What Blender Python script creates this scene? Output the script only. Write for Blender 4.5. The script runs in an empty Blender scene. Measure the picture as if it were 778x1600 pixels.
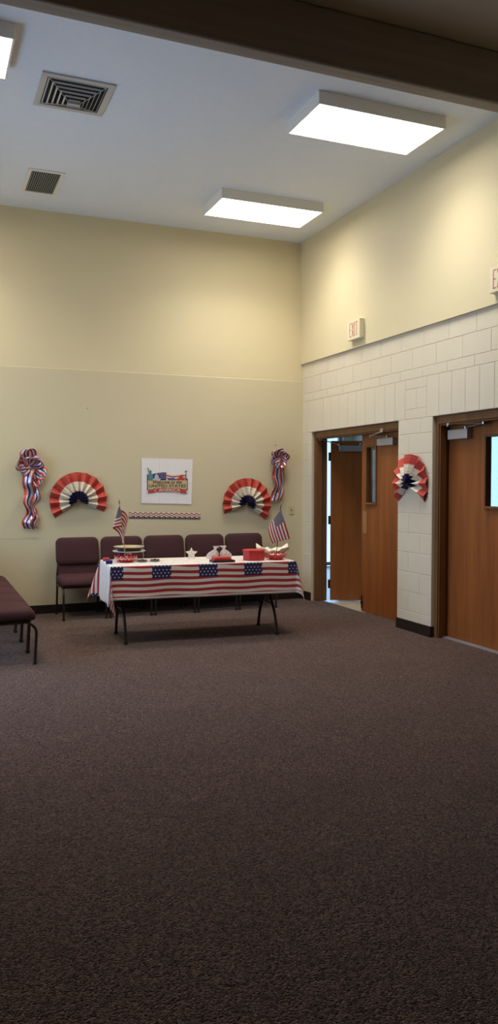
import bpy, math, random
from mathutils import Vector, Matrix, noise
random.seed(7)
PI = math.pi
S = bpy.context.scene
COL = S.collection

# ---------------------------------------------------------------- dimensions
W, D, H = 4.633, 9.490, 4.664          # right wall, back wall, ceiling
LEFT, NEAR, FARL = -1.15, -3.6, -4.2                # left wall, wall behind the camera
EYE = 1.53

# ---------------------------------------------------------------- node helpers
def lin(c):
    def f(v):
        v /= 255.0
        return v / 12.92 if v <= 0.04045 else ((v + 0.055) / 1.055) ** 2.4
    return (f(c[0]), f(c[1]), f(c[2]), 1.0)

class Ex:
    """small arithmetic wrapper on shader sockets"""
    def __init__(s, nt, sock): s.nt, s.k = nt, sock
    def _m(s, op, *o):
        n = s.nt.nodes.new('ShaderNodeMath'); n.operation = op
        for i, v in enumerate((s,) + o):
            if isinstance(v, Ex): s.nt.links.new(v.k, n.inputs[i])
            else: n.inputs[i].default_value = v
        return Ex(s.nt, n.outputs[0])
    def __add__(s, o): return s._m('ADD', o)
    def __sub__(s, o): return s._m('SUBTRACT', o)
    def __mul__(s, o): return s._m('MULTIPLY', o)
    def __truediv__(s, o): return s._m('DIVIDE', o)
    def __lt__(s, o): return s._m('LESS_THAN', o)
    def __gt__(s, o): return s._m('GREATER_THAN', o)
    def fract(s): return s._m('FRACT')
    def floor(s): return s._m('FLOOR')
    def abs(s): return s._m('ABSOLUTE')
    def sin(s): return s._m('SINE')
    def max(s, o): return s._m('MAXIMUM', o)
    def mod(s, o): return s._m('FLOORED_MODULO', o)
    def sqrt(s): return s._m('SQRT')

def newmat(name):
    m = bpy.data.materials.new(name); m.use_nodes = True
    nt = m.node_tree
    return m, nt, nt.nodes['Principled BSDF']

def mixc(nt, fac, a, b):
    n = nt.nodes.new('ShaderNodeMix'); n.data_type = 'RGBA'
    for sock, v in ((n.inputs[0], fac), (n.inputs[6], a), (n.inputs[7], b)):
        if isinstance(v, Ex): nt.links.new(v.k, sock)
        elif isinstance(v, bpy.types.NodeSocket): nt.links.new(v, sock)
        else: sock.default_value = v
    return n.outputs[2]

def noise_sock(nt, scale, detail=3, vec=None, rough=.5):
    n = nt.nodes.new('ShaderNodeTexNoise'); n.inputs['Scale'].default_value = scale
    n.inputs['Detail'].default_value = detail; n.inputs['Roughness'].default_value = rough
    if vec is None:
        vec = nt.nodes.new('ShaderNodeTexCoord').outputs['Object']
    nt.links.new(vec, n.inputs['Vector'])
    return Ex(nt, n.outputs['Fac'])

def bump(nt, b, height, strength, dist=.01):
    n = nt.nodes.new('ShaderNodeBump'); n.inputs['Strength'].default_value = strength
    n.inputs['Distance'].default_value = dist
    nt.links.new(height.k, n.inputs['Height']); nt.links.new(n.outputs[0], b.inputs['Normal'])

def paint(name, rgb, rough=.6, var=.06, nscale=9, bstr=0, bscale=120, metal=0, spec=.5, coat=0):
    m, nt, b = newmat(name)
    c = lin(rgb)
    lo = tuple(v * (1 - var) for v in c[:3]) + (1,)
    hi = tuple(min(1, v * (1 + var)) for v in c[:3]) + (1,)
    nt.links.new(mixc(nt, noise_sock(nt, nscale), lo, hi), b.inputs['Base Color'])
    b.inputs['Roughness'].default_value = rough; b.inputs['Metallic'].default_value = metal
    b.inputs['Specular IOR Level'].default_value = spec
    if coat: b.inputs['Coat Weight'].default_value = coat
    if bstr: bump(nt, b, noise_sock(nt, bscale, 4), bstr, .003)
    return m

def wood(name, dark, light, axis='Z', rough=.42, grain=9):
    m, nt, b = newmat(name)
    tc = nt.nodes.new('ShaderNodeTexCoord').outputs['Object']
    mp = nt.nodes.new('ShaderNodeMapping'); nt.links.new(tc, mp.inputs[0])
    sc = {'Z': (grain, grain, .55), 'Y': (grain, .55, grain), 'X': (.55, grain, grain)}[axis]
    mp.inputs['Scale'].default_value = sc
    n1 = noise_sock(nt, 1.3, 3, mp.outputs[0], .55); n2 = noise_sock(nt, 6, 4, mp.outputs[0], .6)
    f = (n1 * .72 + n2 * .28 - .32) * 2.4
    nt.links.new(mixc(nt, f, lin(dark), lin(light)), b.inputs['Base Color'])
    b.inputs['Roughness'].default_value = rough; b.inputs['Specular IOR Level'].default_value = .35
    bump(nt, b, n2, .08, .002)
    return m

# ---------------------------------------------------------------- materials
M = {}
M['wall'] = paint('cream_wall_paint', (222, 208, 170), .62, .025, 2.5, .12, 60)
M['wall_low'] = paint('cream_panel_paint', (214, 201, 168), .6, .03, 2.0, .15, 45)
M['block'] = paint('painted_block', (222, 211, 188), .6, .03, 6, .25, 140)
M['ceil'] = paint('ceiling_texture', (230, 235, 241), .85, .03, 14, .5, 90)
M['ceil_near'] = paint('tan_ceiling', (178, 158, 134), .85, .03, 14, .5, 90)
M['base'] = paint('black_vinyl_base', (36, 24, 19), .45, .1)
M['beam'] = wood('beam_wood', (140, 126, 112), (164, 148, 130), 'X', .6, 14)
M['door'] = wood('door_veneer', (124, 70, 32), (164, 98, 48), 'Z', .4, 7)
M['frame'] = wood('frame_wood', (104, 68, 38), (134, 92, 54), 'Z', .45, 12)
M['metal'] = paint('closer_aluminium', (172, 170, 176), .42, .04, 20, metal=.55)
M['chrome'] = paint('closer_arm_steel', (190, 185, 178), .3, .04, 20, metal=.9)
M['bronze'] = paint('dark_bronze_hinge', (52, 38, 26), .45, .1, metal=.5)
M['brass'] = paint('worn_brass', (168, 124, 78), .5, .08, metal=.15)
M['fixture'] = paint('fixture_white', (238, 233, 222), .5, .02)
M['ventmetal'] = paint('vent_enamel', (196, 194, 190), .4, .03, metal=.25)
M['ventdark'] = paint('vent_plenum', (22, 21, 20), .9, .1)
M['grille'] = paint('grille_enamel', (150, 148, 134), .5, .04)
M['fabric'] = paint('burgundy_fabric', (76, 48, 50), .92, .16, 160, .35, 500, spec=.2)
M['tube'] = paint('chair_tube', (58, 48, 42), .38, .08, metal=.55)
M['foot'] = paint('black_rubber', (22, 20, 20), .7, .1)
M['tabletop'] = paint('table_laminate', (120, 105, 90), .5, .06)
M['tableleg'] = paint('table_leg_tube', (52, 42, 36), .4, .08, metal=.5)
M['red'] = paint('red_tissue', (196, 76, 62), .8, .05, 30)
M['white'] = paint('white_tissue', (232, 222, 204), .8, .03, 30)
M['navy'] = paint('navy_tissue', (38, 30, 78), .8, .08, 40)
M['signbox'] = paint('sign_housing', (232, 222, 190), .5, .02)
M['signred'] = paint('sign_letters', (196, 62, 44), .5, .05)
M['paper'] = paint('poster_paper', (240, 234, 234), .7, .015, 5)
M['ink_tan'] = paint('ink_tan', (203, 182, 138), .7, .03)
M['ink_navy'] = paint('ink_navy', (44, 46, 108), .7, .05)
M['ink_blue'] = paint('ink_blue', (76, 92, 150), .7, .12, 60)
M['ink_red'] = paint('ink_red', (184, 66, 54), .7, .05)
M['ink_teal'] = paint('ink_teal', (92, 140, 136), .7, .12, 60)
M['ink_grey'] = paint('ink_grey', (188, 190, 196), .7, .05)
M['ink_dark'] = paint('ink_dark', (60, 52, 62), .7, .05)
M['ink_cream'] = paint('ink_cream', (230, 216, 196), .7, .03)
M['ink_slate'] = paint('ink_slate', (112, 108, 122), .7, .05)
M['ink_script'] = paint('ink_script', (64, 34, 38), .7, .05)
M['ink_caps'] = paint('ink_caps', (66, 58, 66), .7, .05)
M['border_red'] = paint('border_red', (150, 48, 50), .7, .05)
M['border_navy'] = paint('border_navy', (40, 36, 58), .7, .05)
M['switch'] = paint('ivory_switch', (206, 196, 150), .4, .02)
M['redplastic'] = paint('red_plastic', (196, 52, 48), .4, .05)
M['redbox'] = paint('red_card', (178, 42, 42), .5, .06)
M['blackplastic'] = paint('navy_tray', (28, 22, 36), .4, .05)
M['rick'] = paint('rickrack_white', (236, 224, 214), .7, .02)
M['ceramic'] = paint('stand_white', (214, 208, 204), .3, .02)
M['tin'] = paint('pie_tin', (92, 78, 58), .35, .25, 30, metal=.7)
M['foil'] = paint('foil_rim', (206, 200, 190), .3, .15, 60, metal=.7)
M['pie'] = paint('pie_filling', (214, 192, 120), .6, .25, 30, .6, 60)
M['brown'] = paint('brownie', (88, 58, 46), .8, .3, 60, .6, 90)
M['bluecup'] = paint('blue_cup', (44, 46, 120), .4, .06)
M['navyroll'] = paint('navy_roll', (40, 36, 102), .7, .08)
M['candy'] = paint('candy_white', (236, 224, 216), .4, .03)
M['candyred'] = paint('candy_red', (190, 60, 44), .4, .08)
M['stick'] = paint('flag_stick', (176, 154, 126), .55, .08)
M['stickdark'] = paint('flag_stick_dark', (70, 52, 44), .5, .08)
M['gold'] = paint('finial_gold', (150, 124, 74), .35, .1, metal=.7)
M['vest_wall'] = paint('vestibule_wall', (206, 200, 184), .7, .03)
M['alum'] = paint('window_aluminium', (150, 150, 150), .4, .04, metal=.6)
M['nail'] = paint('nail_grey', (96, 88, 72), .5, .1)

def carpet():
    m, nt, b = newmat('brown_loop_carpet')
    tc = nt.nodes.new('ShaderNodeTexCoord').outputs['Object']
    v = nt.nodes.new('ShaderNodeTexVoronoi'); v.inputs['Scale'].default_value = 140
    nt.links.new(tc, v.inputs['Vector'])
    sep = nt.nodes.new('ShaderNodeSeparateColor'); nt.links.new(v.outputs['Color'], sep.inputs[0])
    cell = Ex(nt, sep.outputs[0]); d = Ex(nt, v.outputs['Distance'])
    big = noise_sock(nt, 2.2, 3, tc); mid = noise_sock(nt, 30, 3, tc)
    c1 = mixc(nt, cell, lin((24, 16, 14)), lin((138, 108, 97)))
    c2 = mixc(nt, (mid - .42) * 1.5, c1, lin((84, 66, 59)))
    c3 = mixc(nt, (big - .45) * .9, c2, lin((74, 55, 48)))
    nt.links.new(c3, b.inputs['Base Color'])
    b.inputs['Roughness'].default_value = 1.0; b.inputs['Specular IOR Level'].default_value = .08
    b.inputs['Sheen Weight'].default_value = .12
    bump(nt, b, d * -1.0 + mid * .4, .9, .012)
    return m
M['carpet'] = carpet()

def tile():
    m, nt, b = newmat('cream_floor_tile')
    tc = nt.nodes.new('ShaderNodeTexCoord').outputs['Object']
    br = nt.nodes.new('ShaderNodeTexBrick'); br.offset = 0
    nt.links.new(tc, br.inputs['Vector']); br.inputs['Scale'].default_value = 1
    br.inputs['Brick Width'].default_value = .305; br.inputs['Row Height'].default_value = .305
    br.inputs['Mortar Size'].default_value = .003
    br.inputs['Color1'].default_value = lin((214, 202, 178)); br.inputs['Color2'].default_value = lin((206, 194, 170))
    br.inputs['Mortar'].default_value = lin((150, 140, 122))
    nt.links.new(br.outputs['Color'], b.inputs['Base Color']); b.inputs['Roughness'].default_value = .18
    return m
M['tile'] = tile()

def emit(name, rgb, strength):
    m, nt, b = newmat(name)
    b.inputs['Base Color'].default_value = (.8, .8, .8, 1)
    b.inputs['Emission Color'].default_value = (*rgb, 1); b.inputs['Emission Strength'].default_value = strength
    return m
M['diffuser'] = emit('lamp_diffuser', (1.0, .94, .83), 7.6)

def glass(name, tint):
    m, nt, b = newmat(name)
    nt.nodes.remove(b); out = nt.nodes['Material Output']
    t = nt.nodes.new('ShaderNodeBsdfTransparent'); t.inputs[0].default_value = (*tint, 1)
    g = nt.nodes.new('ShaderNodeBsdfGlossy'); g.inputs['Roughness'].default_value = .03
    fr = nt.nodes.new('ShaderNodeFresnel'); ge = nt.nodes.new('ShaderNodeNewGeometry')
    ior = Ex(nt, ge.outputs['Backfacing']) * (1 / 1.55 - 1.55) + 1.55
    nt.links.new(ior.k, fr.inputs[0])
    mx = nt.nodes.new('ShaderNodeMixShader')
    nt.links.new(fr.outputs[0], mx.inputs[0]); nt.links.new(t.outputs[0], mx.inputs[1]); nt.links.new(g.outputs[0], mx.inputs[2])
    nt.links.new(mx.outputs[0], out.inputs[0])
    return m
M['glass'] = glass('door_glass', (.92, .94, .94))
M['tinted'] = glass('tinted_glass', (.49, .51, .51))

def film():
    m, nt, b = newmat('clear_cellophane')
    b.inputs['Base Color'].default_value = lin((226, 214, 208)); b.inputs['Roughness'].default_value = .2
    n = noise_sock(nt, 40, 3)
    a = (n - .3) * .9 + .34
    nt.links.new(a.k, b.inputs['Alpha']); bump(nt, b, n, .5, .01)
    return m
M['film'] = film()

def uvxy(nt):
    uv = nt.nodes.new('ShaderNodeUVMap'); s = nt.nodes.new('ShaderNodeSeparateXYZ')
    nt.links.new(uv.outputs[0], s.inputs[0])
    return Ex(nt, s.outputs[0]), Ex(nt, s.outputs[1])

RED, WHT, NVY = lin((170, 44, 48)), lin((226, 214, 202)), lin((40, 36, 82))

def stars(u, v, pu, pv, r):
    """staggered dots: pitch pu x pv, radius r (same units)"""
    row = (v / pv).floor()
    du = ((u / pu + row * .5).fract() - .5) * pu
    dv = ((v / pv).fract() - .5) * pv
    return (du * du + dv * dv).sqrt() < r

def flag_mat():
    m, nt, b = newmat('flag_print')
    u, v = uvxy(nt)                         # u along fly 0-1, v down the hoist 0-1
    red = (v * 6.5).fract() < .5
    c = mixc(nt, red, WHT, RED)
    canton = (u < .4) * (v < 7 / 13)
    cc = mixc(nt, stars(u * 1.5, v, .085, .072, .021), NVY, WHT)
    nt.links.new(mixc(nt, canton, c, cc), b.inputs['Base Color'])
    b.inputs['Roughness'].default_value = .75
    return m
M['flag'] = flag_mat()

TL, TW = 1.84, .72                         # table length and depth
DF, DB, DLf, DR = .315, .30, .375, .25     # cloth drops: front, back, left end, right end
def cloth_mat():
    m, nt, b = newmat('printed_plastic_cloth')
    u, v = uvxy(nt)                         # metres on the sheet, table centre at 0
    bb = v.abs() - TW / 2
    wob = (u * 13.0).sin() * .004
    stripe = ((bb + wob + .004) / .0575).fract() < .5
    hem = bb > .292
    side = bb > .002
    c = mixc(nt, stripe * (hem * -1.0 + 1.0), WHT, RED)
    pu = (u + .535 + .457 * 4).mod(.457)
    canton = (pu < .187) * (bb < .125)
    cc = mixc(nt, stars(pu, bb, .036, .029, .0062), NVY, WHT)
    drape = mixc(nt, canton, c, cc)
    vor = nt.nodes.new('ShaderNodeTexVoronoi'); vor.inputs['Scale'].default_value = 17
    uvn = nt.nodes.new('ShaderNodeUVMap'); nt.links.new(uvn.outputs[0], vor.inputs['Vector'])
    dots = Ex(nt, vor.outputs['Distance']) < .17
    sep = nt.nodes.new('ShaderNodeSeparateColor'); nt.links.new(vor.outputs['Color'], sep.inputs[0])
    inside = (u.abs() < TL / 2 + .02)
    tint = mixc(nt, Ex(nt, sep.outputs[0]) > .5, lin((176, 92, 84)), lin((96, 88, 110)))
    top = mixc(nt, dots * inside * .75, lin((232, 224, 218)), tint)
    nt.links.new(mixc(nt, side, top, drape), b.inputs['Base Color'])
    b.inputs['Roughness'].default_value = .5
    n = noise_sock(nt, 16, 4, uvn.outputs[0], .6)
    bump(nt, b, n, .35, .012)
    return m
M['cloth'] = cloth_mat()

def ribbon_mat():
    m, nt, b = newmat('sheer_striped_ribbon')
    u, v = uvxy(nt)                         # u across 0-1
    c = mixc(nt, (u > .0) * (u < .24), lin((232, 222, 220)), lin((208, 66, 56)))
    c = mixc(nt, (u > .40) * (u < .58), c, lin((58, 56, 150)))
    c = mixc(nt, (u > .84), c, lin((208, 84, 72)))
    nt.links.new(c, b.inputs['Base Color'])
    b.inputs['Metallic'].default_value = .5; b.inputs['Roughness'].default_value = .22
    n = noise_sock(nt, 70, 2)
    solid = (u < .26).max((u > .38) * (u < .60)).max(u > .83)
    a = solid * .30 + .52
    nt.links.new(a.k, b.inputs['Alpha']); bump(nt, b, n, .5, .006)
    return m
M['ribbon'] = ribbon_mat()

# ---------------------------------------------------------------- mesh helpers
class MB:
    def __init__(s): s.v, s.f, s.mi, s.uv = [], [], [], []
    def add(s, vs, fs, mi=0, uvs=None, xf=None):
        o = len(s.v)
        s.v += [tuple(xf @ Vector(p)) if xf else tuple(p) for p in vs]
        for f in fs:
            s.f.append([o + i for i in f]); s.mi.append(mi)
            s.uv.append([uvs[i] for i in f] if uvs else [(0, 0)] * len(f))
        return s
    def box(s, x0, x1, y0, y1, z0, z1, mi=0, xf=None):
        vs = [(x, y, z) for z in (z0, z1) for y in (y0, y1) for x in (x0, x1)]
        fs = [(0, 2, 3, 1), (4, 5, 7, 6), (0, 1, 5, 4), (2, 6, 7, 3), (0, 4, 6, 2), (1, 3, 7, 5)]
        return s.add(vs, fs, mi, xf=xf)
    def cham(s, x0, x1, y0, y1, z0, z1, c=.004, mi=0):
        """block whose -X face has chamfered edges"""
        vs = [(x1, y0, z0), (x1, y1, z0), (x1, y1, z1), (x1, y0, z1),
              (x0 + c, y0, z0), (x0 + c, y1, z0), (x0 + c, y1, z1), (x0 + c, y0, z1),
              (x0, y0 + c, z0 + c), (x0, y1 - c, z0 + c), (x0, y1 - c, z1 - c), (x0, y0 + c, z1 - c)]
        fs = [(0, 1, 2, 3)]
        for i in range(4):
            j = (i + 1) % 4
            fs += [(i, i + 4, j + 4, j), (i + 4, i + 8, j + 8, j + 4)]
        fs.append((8, 11, 10, 9))
        return s.add(vs, fs, mi)
    def tube(s, pts, r, n=10, mi=0, xf=None, cap=True, flat=None):
        pts = [Vector(p) for p in pts]; vs = []; fs = []
        up = None
        for i, p in enumerate(pts):
            t = (pts[min(i + 1, len(pts) - 1)] - pts[max(i - 1, 0)]).normalized()
            if up is None:
                a = Vector((0, 0, 1)) if abs(t.z) < .9 else Vector((1, 0, 0))
                up = (a - t * a.dot(t)).normalized()
            else: up = (up - t * up.dot(t)).normalized()
            sd = t.cross(up)
            rr = r[i] if isinstance(r, (list, tuple)) else r
            for k in range(n):
                a = 2 * PI * k / n
                vs.append(p + up * math.cos(a) * rr + sd * math.sin(a) * rr)
        for i in range(len(pts) - 1):
            for k in range(n):
                k2 = (k + 1) % n
                fs.append((i * n + k, i * n + k2, (i + 1) * n + k2, (i + 1) * n + k))
        if cap: fs += [tuple(range(n))[::-1], tuple((len(pts) - 1) * n + k for k in range(n))]
        return s.add(vs, fs, mi, xf=xf)
    def lathe(s, prof, n=32, c=(0, 0, 0), mi=0, wob=None, xf=None):
        vs, fs = [], []
        for j, (r, z) in enumerate(prof):
            for k in range(n):
                a = 2 * PI * k / n
                rr, zz = (r, z) if wob is None else wob(r, z, a, j)
                vs.append((c[0] + rr * math.cos(a), c[1] + rr * math.sin(a), c[2] + zz))
        for j in range(len(prof) - 1):
            for k in range(n):
                k2 = (k + 1) % n
                fs.append((j * n + k, j * n + k2, (j + 1) * n + k2, (j + 1) * n + k))
        if prof[0][0] > 1e-6: fs.append(tuple(range(n))[::-1])
        if prof[-1][0] > 1e-6: fs.append(tuple((len(prof) - 1) * n + k for k in range(n)))
        return s.add(vs, fs, mi, xf=xf)
    def grid(s, fn, nu, nv, mi=0, uvfn=None, xf=None):
        vs, uv, fs = [], [], []
        for j in range(nv + 1):
            for i in range(nu + 1):
                a, b = i / nu, j / nv
                vs.append(fn(a, b)); uv.append(uvfn(a, b) if uvfn else (a, b))
        for j in range(nv):
            for i in range(nu):
                o = j * (nu + 1) + i
                fs.append((o, o + 1, o + nu + 2, o + nu + 1))
        return s.add(vs, fs, mi, uv, xf)
    def prism(s, poly, y0, y1, mi=0, xf=None):
        """polygon in x,z extruded along y (counter-clockwise seen from -y)"""
        n = len(poly)
        vs = [(x, y0, z) for x, z in poly] + [(x, y1, z) for x, z in poly]
        fs = [tuple(range(n)), tuple(range(n, 2 * n))[::-1]]
        for i in range(n):
            j = (i + 1) % n; fs.append((i, i + n, j + n, j))
        return s.add(vs, fs, mi, xf=xf)
    def pillow(s, w, d, layers, rc, n=6, xf=None, mi=0, dome=0):
        """rounded-rectangle stack: layers = (inset, z) from bottom to top, closed by fans"""
        vs, fs = [], []
        for ins, z in layers:
            hw, hd = w / 2 - ins, d / 2 - ins; r = max(.004, rc - ins * .6)
            for cx, cy, a0 in ((hw - r, hd - r, 0), (-hw + r, hd - r, 90), (-hw + r, -hd + r, 180), (hw - r, -hd + r, 270)):
                for k in range(n + 1):
                    a = math.radians(a0 + 90 * k / n)
                    vs.append((cx + r * math.cos(a), cy + r * math.sin(a), z))
        m = 4 * (n + 1)
        for j in range(len(layers) - 1):
            for k in range(m):
                k2 = (k + 1) % m
                fs.append((j * m + k, j * m + k2, (j + 1) * m + k2, (j + 1) * m + k))
        vs.append((0, 0, layers[0][1])); vs.append((0, 0, layers[-1][1] + dome))
        b, t = len(vs) - 2, len(vs) - 1; L = (len(layers) - 1) * m
        for k in range(m):
            k2 = (k + 1) % m
            fs += [(b, k2, k), (t, L + k, L + k2)]
        return s.add(vs, fs, mi, xf=xf)

def fillet(pts, r, n=5):
    pts = [Vector(p) for p in pts]; out = [pts[0]]
    for i in range(1, len(pts) - 1):
        a, b, c = pts[i - 1], pts[i], pts[i + 1]
        d1, d2 = (a - b), (c - b); rr = min(r, d1.length * .49, d2.length * .49)
        p, q = b + d1.normalized() * rr, b + d2.normalized() * rr
        for k in range(n + 1):
            t = k / n; out.append(p * (1 - t) ** 2 + b * 2 * t * (1 - t) + q * t * t)
    out.append(pts[-1]); return out

def build(name, mb, mats, parent=None, smooth=False, bevel=0, seg=2, solid=0, auto=None):
    me = bpy.data.meshes.new(name); me.from_pydata(mb.v, [], mb.f)
    mats = mats if isinstance(mats, (list, tuple)) else [mats]
    for m in mats: me.materials.append(m)
    me.polygons.foreach_set('material_index', mb.mi)
    ul = me.uv_layers.new(name='UVMap'); k = 0
    for f in mb.uv:
        for c in f: ul.data[k].uv = c; k += 1
    me.polygons.foreach_set('use_smooth', [bool(smooth)] * len(me.polygons))
    me.validate(); me.update()
    if smooth and auto:
        me.set_sharp_from_angle(angle=math.radians(auto))
    o = bpy.data.objects.new(name, me); COL.objects.link(o)
    if parent: o.parent = parent
    if solid:
        md = o.modifiers.new('Solidify', 'SOLIDIFY'); md.thickness = solid; md.offset = 0
    if bevel:
        md = o.modifiers.new('Bevel', 'BEVEL'); md.width = bevel; md.segments = seg
        md.limit_method = 'ANGLE'; md.angle_limit = math.radians(35)
    return o

def tag(o, label=None, cat=None, group=None, kind=None):
    if label: o['label'] = label
    if cat: o['category'] = cat
    if group: o['group'] = group
    if kind: o['kind'] = kind
    return o

def thing(name, loc, label, cat, group=None, rz=0, kind=None):
    o = bpy.data.objects.new(name, None); COL.objects.link(o); o.empty_display_size = .1
    o.location = loc; o.rotation_euler = (0, 0, rz)
    return tag(o, label, cat, group, kind)

def dup(root, loc, rz, label, group):
    r = root.copy(); COL.objects.link(r); r.location = loc; r.rotation_euler = (0, 0, rz)
    r['label'] = label; r['group'] = group
    for ch in list(root.children):
        c = ch.copy(); COL.objects.link(c); c.parent = r
        for g in list(ch.children):
            d = g.copy(); COL.objects.link(d); d.parent = c
    return r

def text_mesh(txt, size, extrude=0, shear=0):
    cu = bpy.data.curves.new('t', 'FONT'); cu.body = txt; cu.size = size; cu.extrude = extrude; cu.shear = shear; cu.offset = .012
    cu.align_x = 'CENTER'; cu.align_y = 'CENTER'; cu.resolution_u = 3
    o = bpy.data.objects.new('t', cu); COL.objects.link(o)
    dg = bpy.context.evaluated_depsgraph_get(); dg.update()
    me = bpy.data.meshes.new_from_object(o.evaluated_get(dg))
    vs = [tuple(v.co) for v in me.vertices]; fs = [tuple(p.vertices) for p in me.polygons]
    bpy.data.objects.remove(o); bpy.data.curves.remove(cu); bpy.data.meshes.remove(me)
    return vs, fs

def fit_text(mb, txt, cx, cy, w, h, depth, mi, xf, shear=0):
    vs, fs = text_mesh(txt, 1, .05, shear)
    xs = [v[0] for v in vs]; ys = [v[1] for v in vs]; zs = [v[2] for v in vs]
    sx, sy = w / (max(xs) - min(xs)), h / (max(ys) - min(ys)); mx, my = (max(xs) + min(xs)) / 2, (max(ys) + min(ys)) / 2
    zz = max(zs)
    vs = [((x - mx) * sx + cx, (y - my) * sy + cy, (z + zz) / (2 * zz) * depth) for x, y, z in vs]
    mb.add(vs, fs, mi, xf=xf)

def frame_xf(origin, ex, ey):
    ex, ey = Vector(ex), Vector(ey); ez = ex.cross(ey)
    m = Matrix((ex, ey, ez)).transposed().to_4x4(); m.translation = Vector(origin)
    return m

# ================================================================ SETTING
def struct(name, mb, mats, label, cat, **k):
    return tag(build(name, mb, mats, **k), label, cat, kind='structure')

struct('floor', MB().box(LEFT - .2, 4.79, 4.83, D + .2, -.1, 0).box(FARL - .2, 4.79, NEAR - .2, 4.83, -.1, 0), M['carpet'],
       'brown speckled loop carpet over the whole hall floor', 'floor')
struct('ceiling', MB().box(LEFT - .2, W + .2, 4.83, D + .2, H, H + .12), M['ceil'],
       'white textured flat ceiling above the hall', 'ceiling')

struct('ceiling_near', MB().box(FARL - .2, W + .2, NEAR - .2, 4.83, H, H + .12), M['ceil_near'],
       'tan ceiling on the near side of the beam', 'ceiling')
# back wall: upper wall and slightly proud lower panel with a sloped top
zr = 2.863
mb = MB().box(LEFT - .2, W + .3, D, D + .2, 0, H)
mb.box(LEFT, W, D - .010, D - .0001, zr - .03, H)
prof = [(D, 0), (D - .016, 0), (D - .016, zr - .006), (D - .010, zr)]
x0, x1 = LEFT, W
mb.add([(x, y, z) for x in (x0, x1) for y, z in prof], [(0, 4, 5, 1), (1, 5, 6, 2), (2, 6, 7, 3), (0, 1, 2, 3), (4, 7, 6, 5)], 1)
struct('wall_back', mb, [M['wall'], M['wall_low']], 'cream back wall with a slightly proud lower panel', 'wall')
struct('trim_1', MB().box(LEFT, 1.25, D - .0185, D - .0155, .888, .892), M['wall_low'],
       'faint painted horizontal seam low on the back wall', 'trim')
struct('baseboard_back', MB().box(LEFT, W, D - .028, D - .016, 0, .1), M['base'],
       'dark vinyl baseboard along the back wall', 'baseboard')

# right wall: painted block below, smooth drywall above
RZ = .035
D1 = (7.185, 9.215)          # door 1 rough opening
D2 = (4.53, 6.575)           # door 2 rough opening
HEAD = 2.185
c8 = .2032; BL = .4064
mb = MB()
def row(z0, z1, ya, yb, off, length=BL):
    """one course between ya (near) and yb (far), joints stepped from yb"""
    y = yb; first = off
    while y > ya + 1e-4:
        n = max(ya, y - (first if first else length)); first = 0
        if n - ya < .05: n = ya
        mb.cham(W, W + .2, n, y, z0, z1, .005)
        y = n
def course(z0, z1, k):
    off = BL if k % 2 == 0 else c8
    z1c = min(z1, 2.591)
    row(z0, z1c, D1[1], D, .2 if k % 2 else 0)
    row(z0, z1c, D2[1], D1[0], off)
    row(z0, z1c, NEAR, D2[0], off)
for k in range(10): course(k * c8, (k + 1) * c8, k)
course(2.032, HEAD, 10)
SD1 = (7.06, D); SD2 = (4.4, 6.68)
for (ya, yb) in (SD1, SD2):                      # soldier courses over the doors
    y = yb
    while y > ya + .01:
        n = max(ya, y - c8);  n = ya if n - ya < .06 else n
        mb.cham(W, W + .2, n, y, HEAD, 2.591, .005); y = n
for (ya, yb) in ((SD2[1], SD1[0]), (NEAR, SD2[0])):
    row(HEAD, 2.286, ya, yb, BL); row(2.286, 2.489, ya, yb, c8); row(2.489, 2.591, ya, yb, BL)
row(2.591, 2.692, NEAR, D, .30); row(2.692, 2.896, NEAR, D, .12); row(2.896, 3.10, NEAR, D, .32)
# smooth upper wall overhanging the block by 3 cm
mb.box(W - .03, W + .2, NEAR, D, 3.083, H, 1)
struct('wall_right', mb, [M['block'], M['wall']], 'right wall of cream painted block below smooth cream drywall', 'wall')
mb = MB()
for ya, yb in ((D1[1], D - .028), (D2[1], D1[0]), (NEAR, D2[0])):
    mb.box(W - .012, W - .0005, ya, yb, 0, .107)
mb.box(W - .012, W + RZ, D2[1] - .006, D2[1], 0, .107)
struct('baseboard_right', mb, M['base'], 'dark vinyl baseboard along the block wall and pillar', 'baseboard')

# left wall with a daylight window, near wall
mb = MB()
WY, WZ = (5.3, 8.4), (.95, 2.5)
mb.box(LEFT - .2, LEFT, 4.765, WY[0], 0, H); mb.box(FARL, LEFT - .2, 4.765, 4.895, 0, H); mb.box(FARL - .2, FARL, NEAR - .2, 4.895, 0, H); mb.box(LEFT - .2, LEFT, WY[1], D + .2, 0, H)
mb.box(LEFT - .2, LEFT, WY[0], WY[1], 0, WZ[0]); mb.box(LEFT - .2, LEFT, WY[0], WY[1], WZ[1], H)
struct('wall_left', mb, M['wall'], 'cream left wall with a wide window', 'wall')
struct('wall_near', MB().box(FARL - .2, W + .3, NEAR - .2, NEAR, 0, H), M['wall'], 'cream wall at the near end of the hall', 'wall')
win = thing('window_1', (LEFT, (WY[0] + WY[1]) / 2, WZ[0]), 'aluminium framed window in the left wall', 'window', kind='structure')
mb = MB(); hl = (WY[1] - WY[0]) / 2; hh = WZ[1] - WZ[0]
for a, b, c, d in ((-hl, hl, 0, .05), (-hl, hl, hh - .05, hh), (-hl, -hl + .05, .05, hh - .05), (hl - .05, hl, .05, hh - .05), (-.025, .025, .05, hh - .05)):
    mb.box(-.14, -.08, a, b, c, d)
build('window_frame', mb, M['alum'], win)
build('window_glass', MB().box(-.112, -.108, -hl + .05, hl - .05, .05, hh - .05), M['glass'], win)

# beam
struct('beam', MB().box(LEFT, W - .03, 4.765, 4.895, 4.29, H), M['beam'], 'dark brown wooden beam crossing under the ceiling', 'beam', bevel=.018, seg=3)

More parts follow.
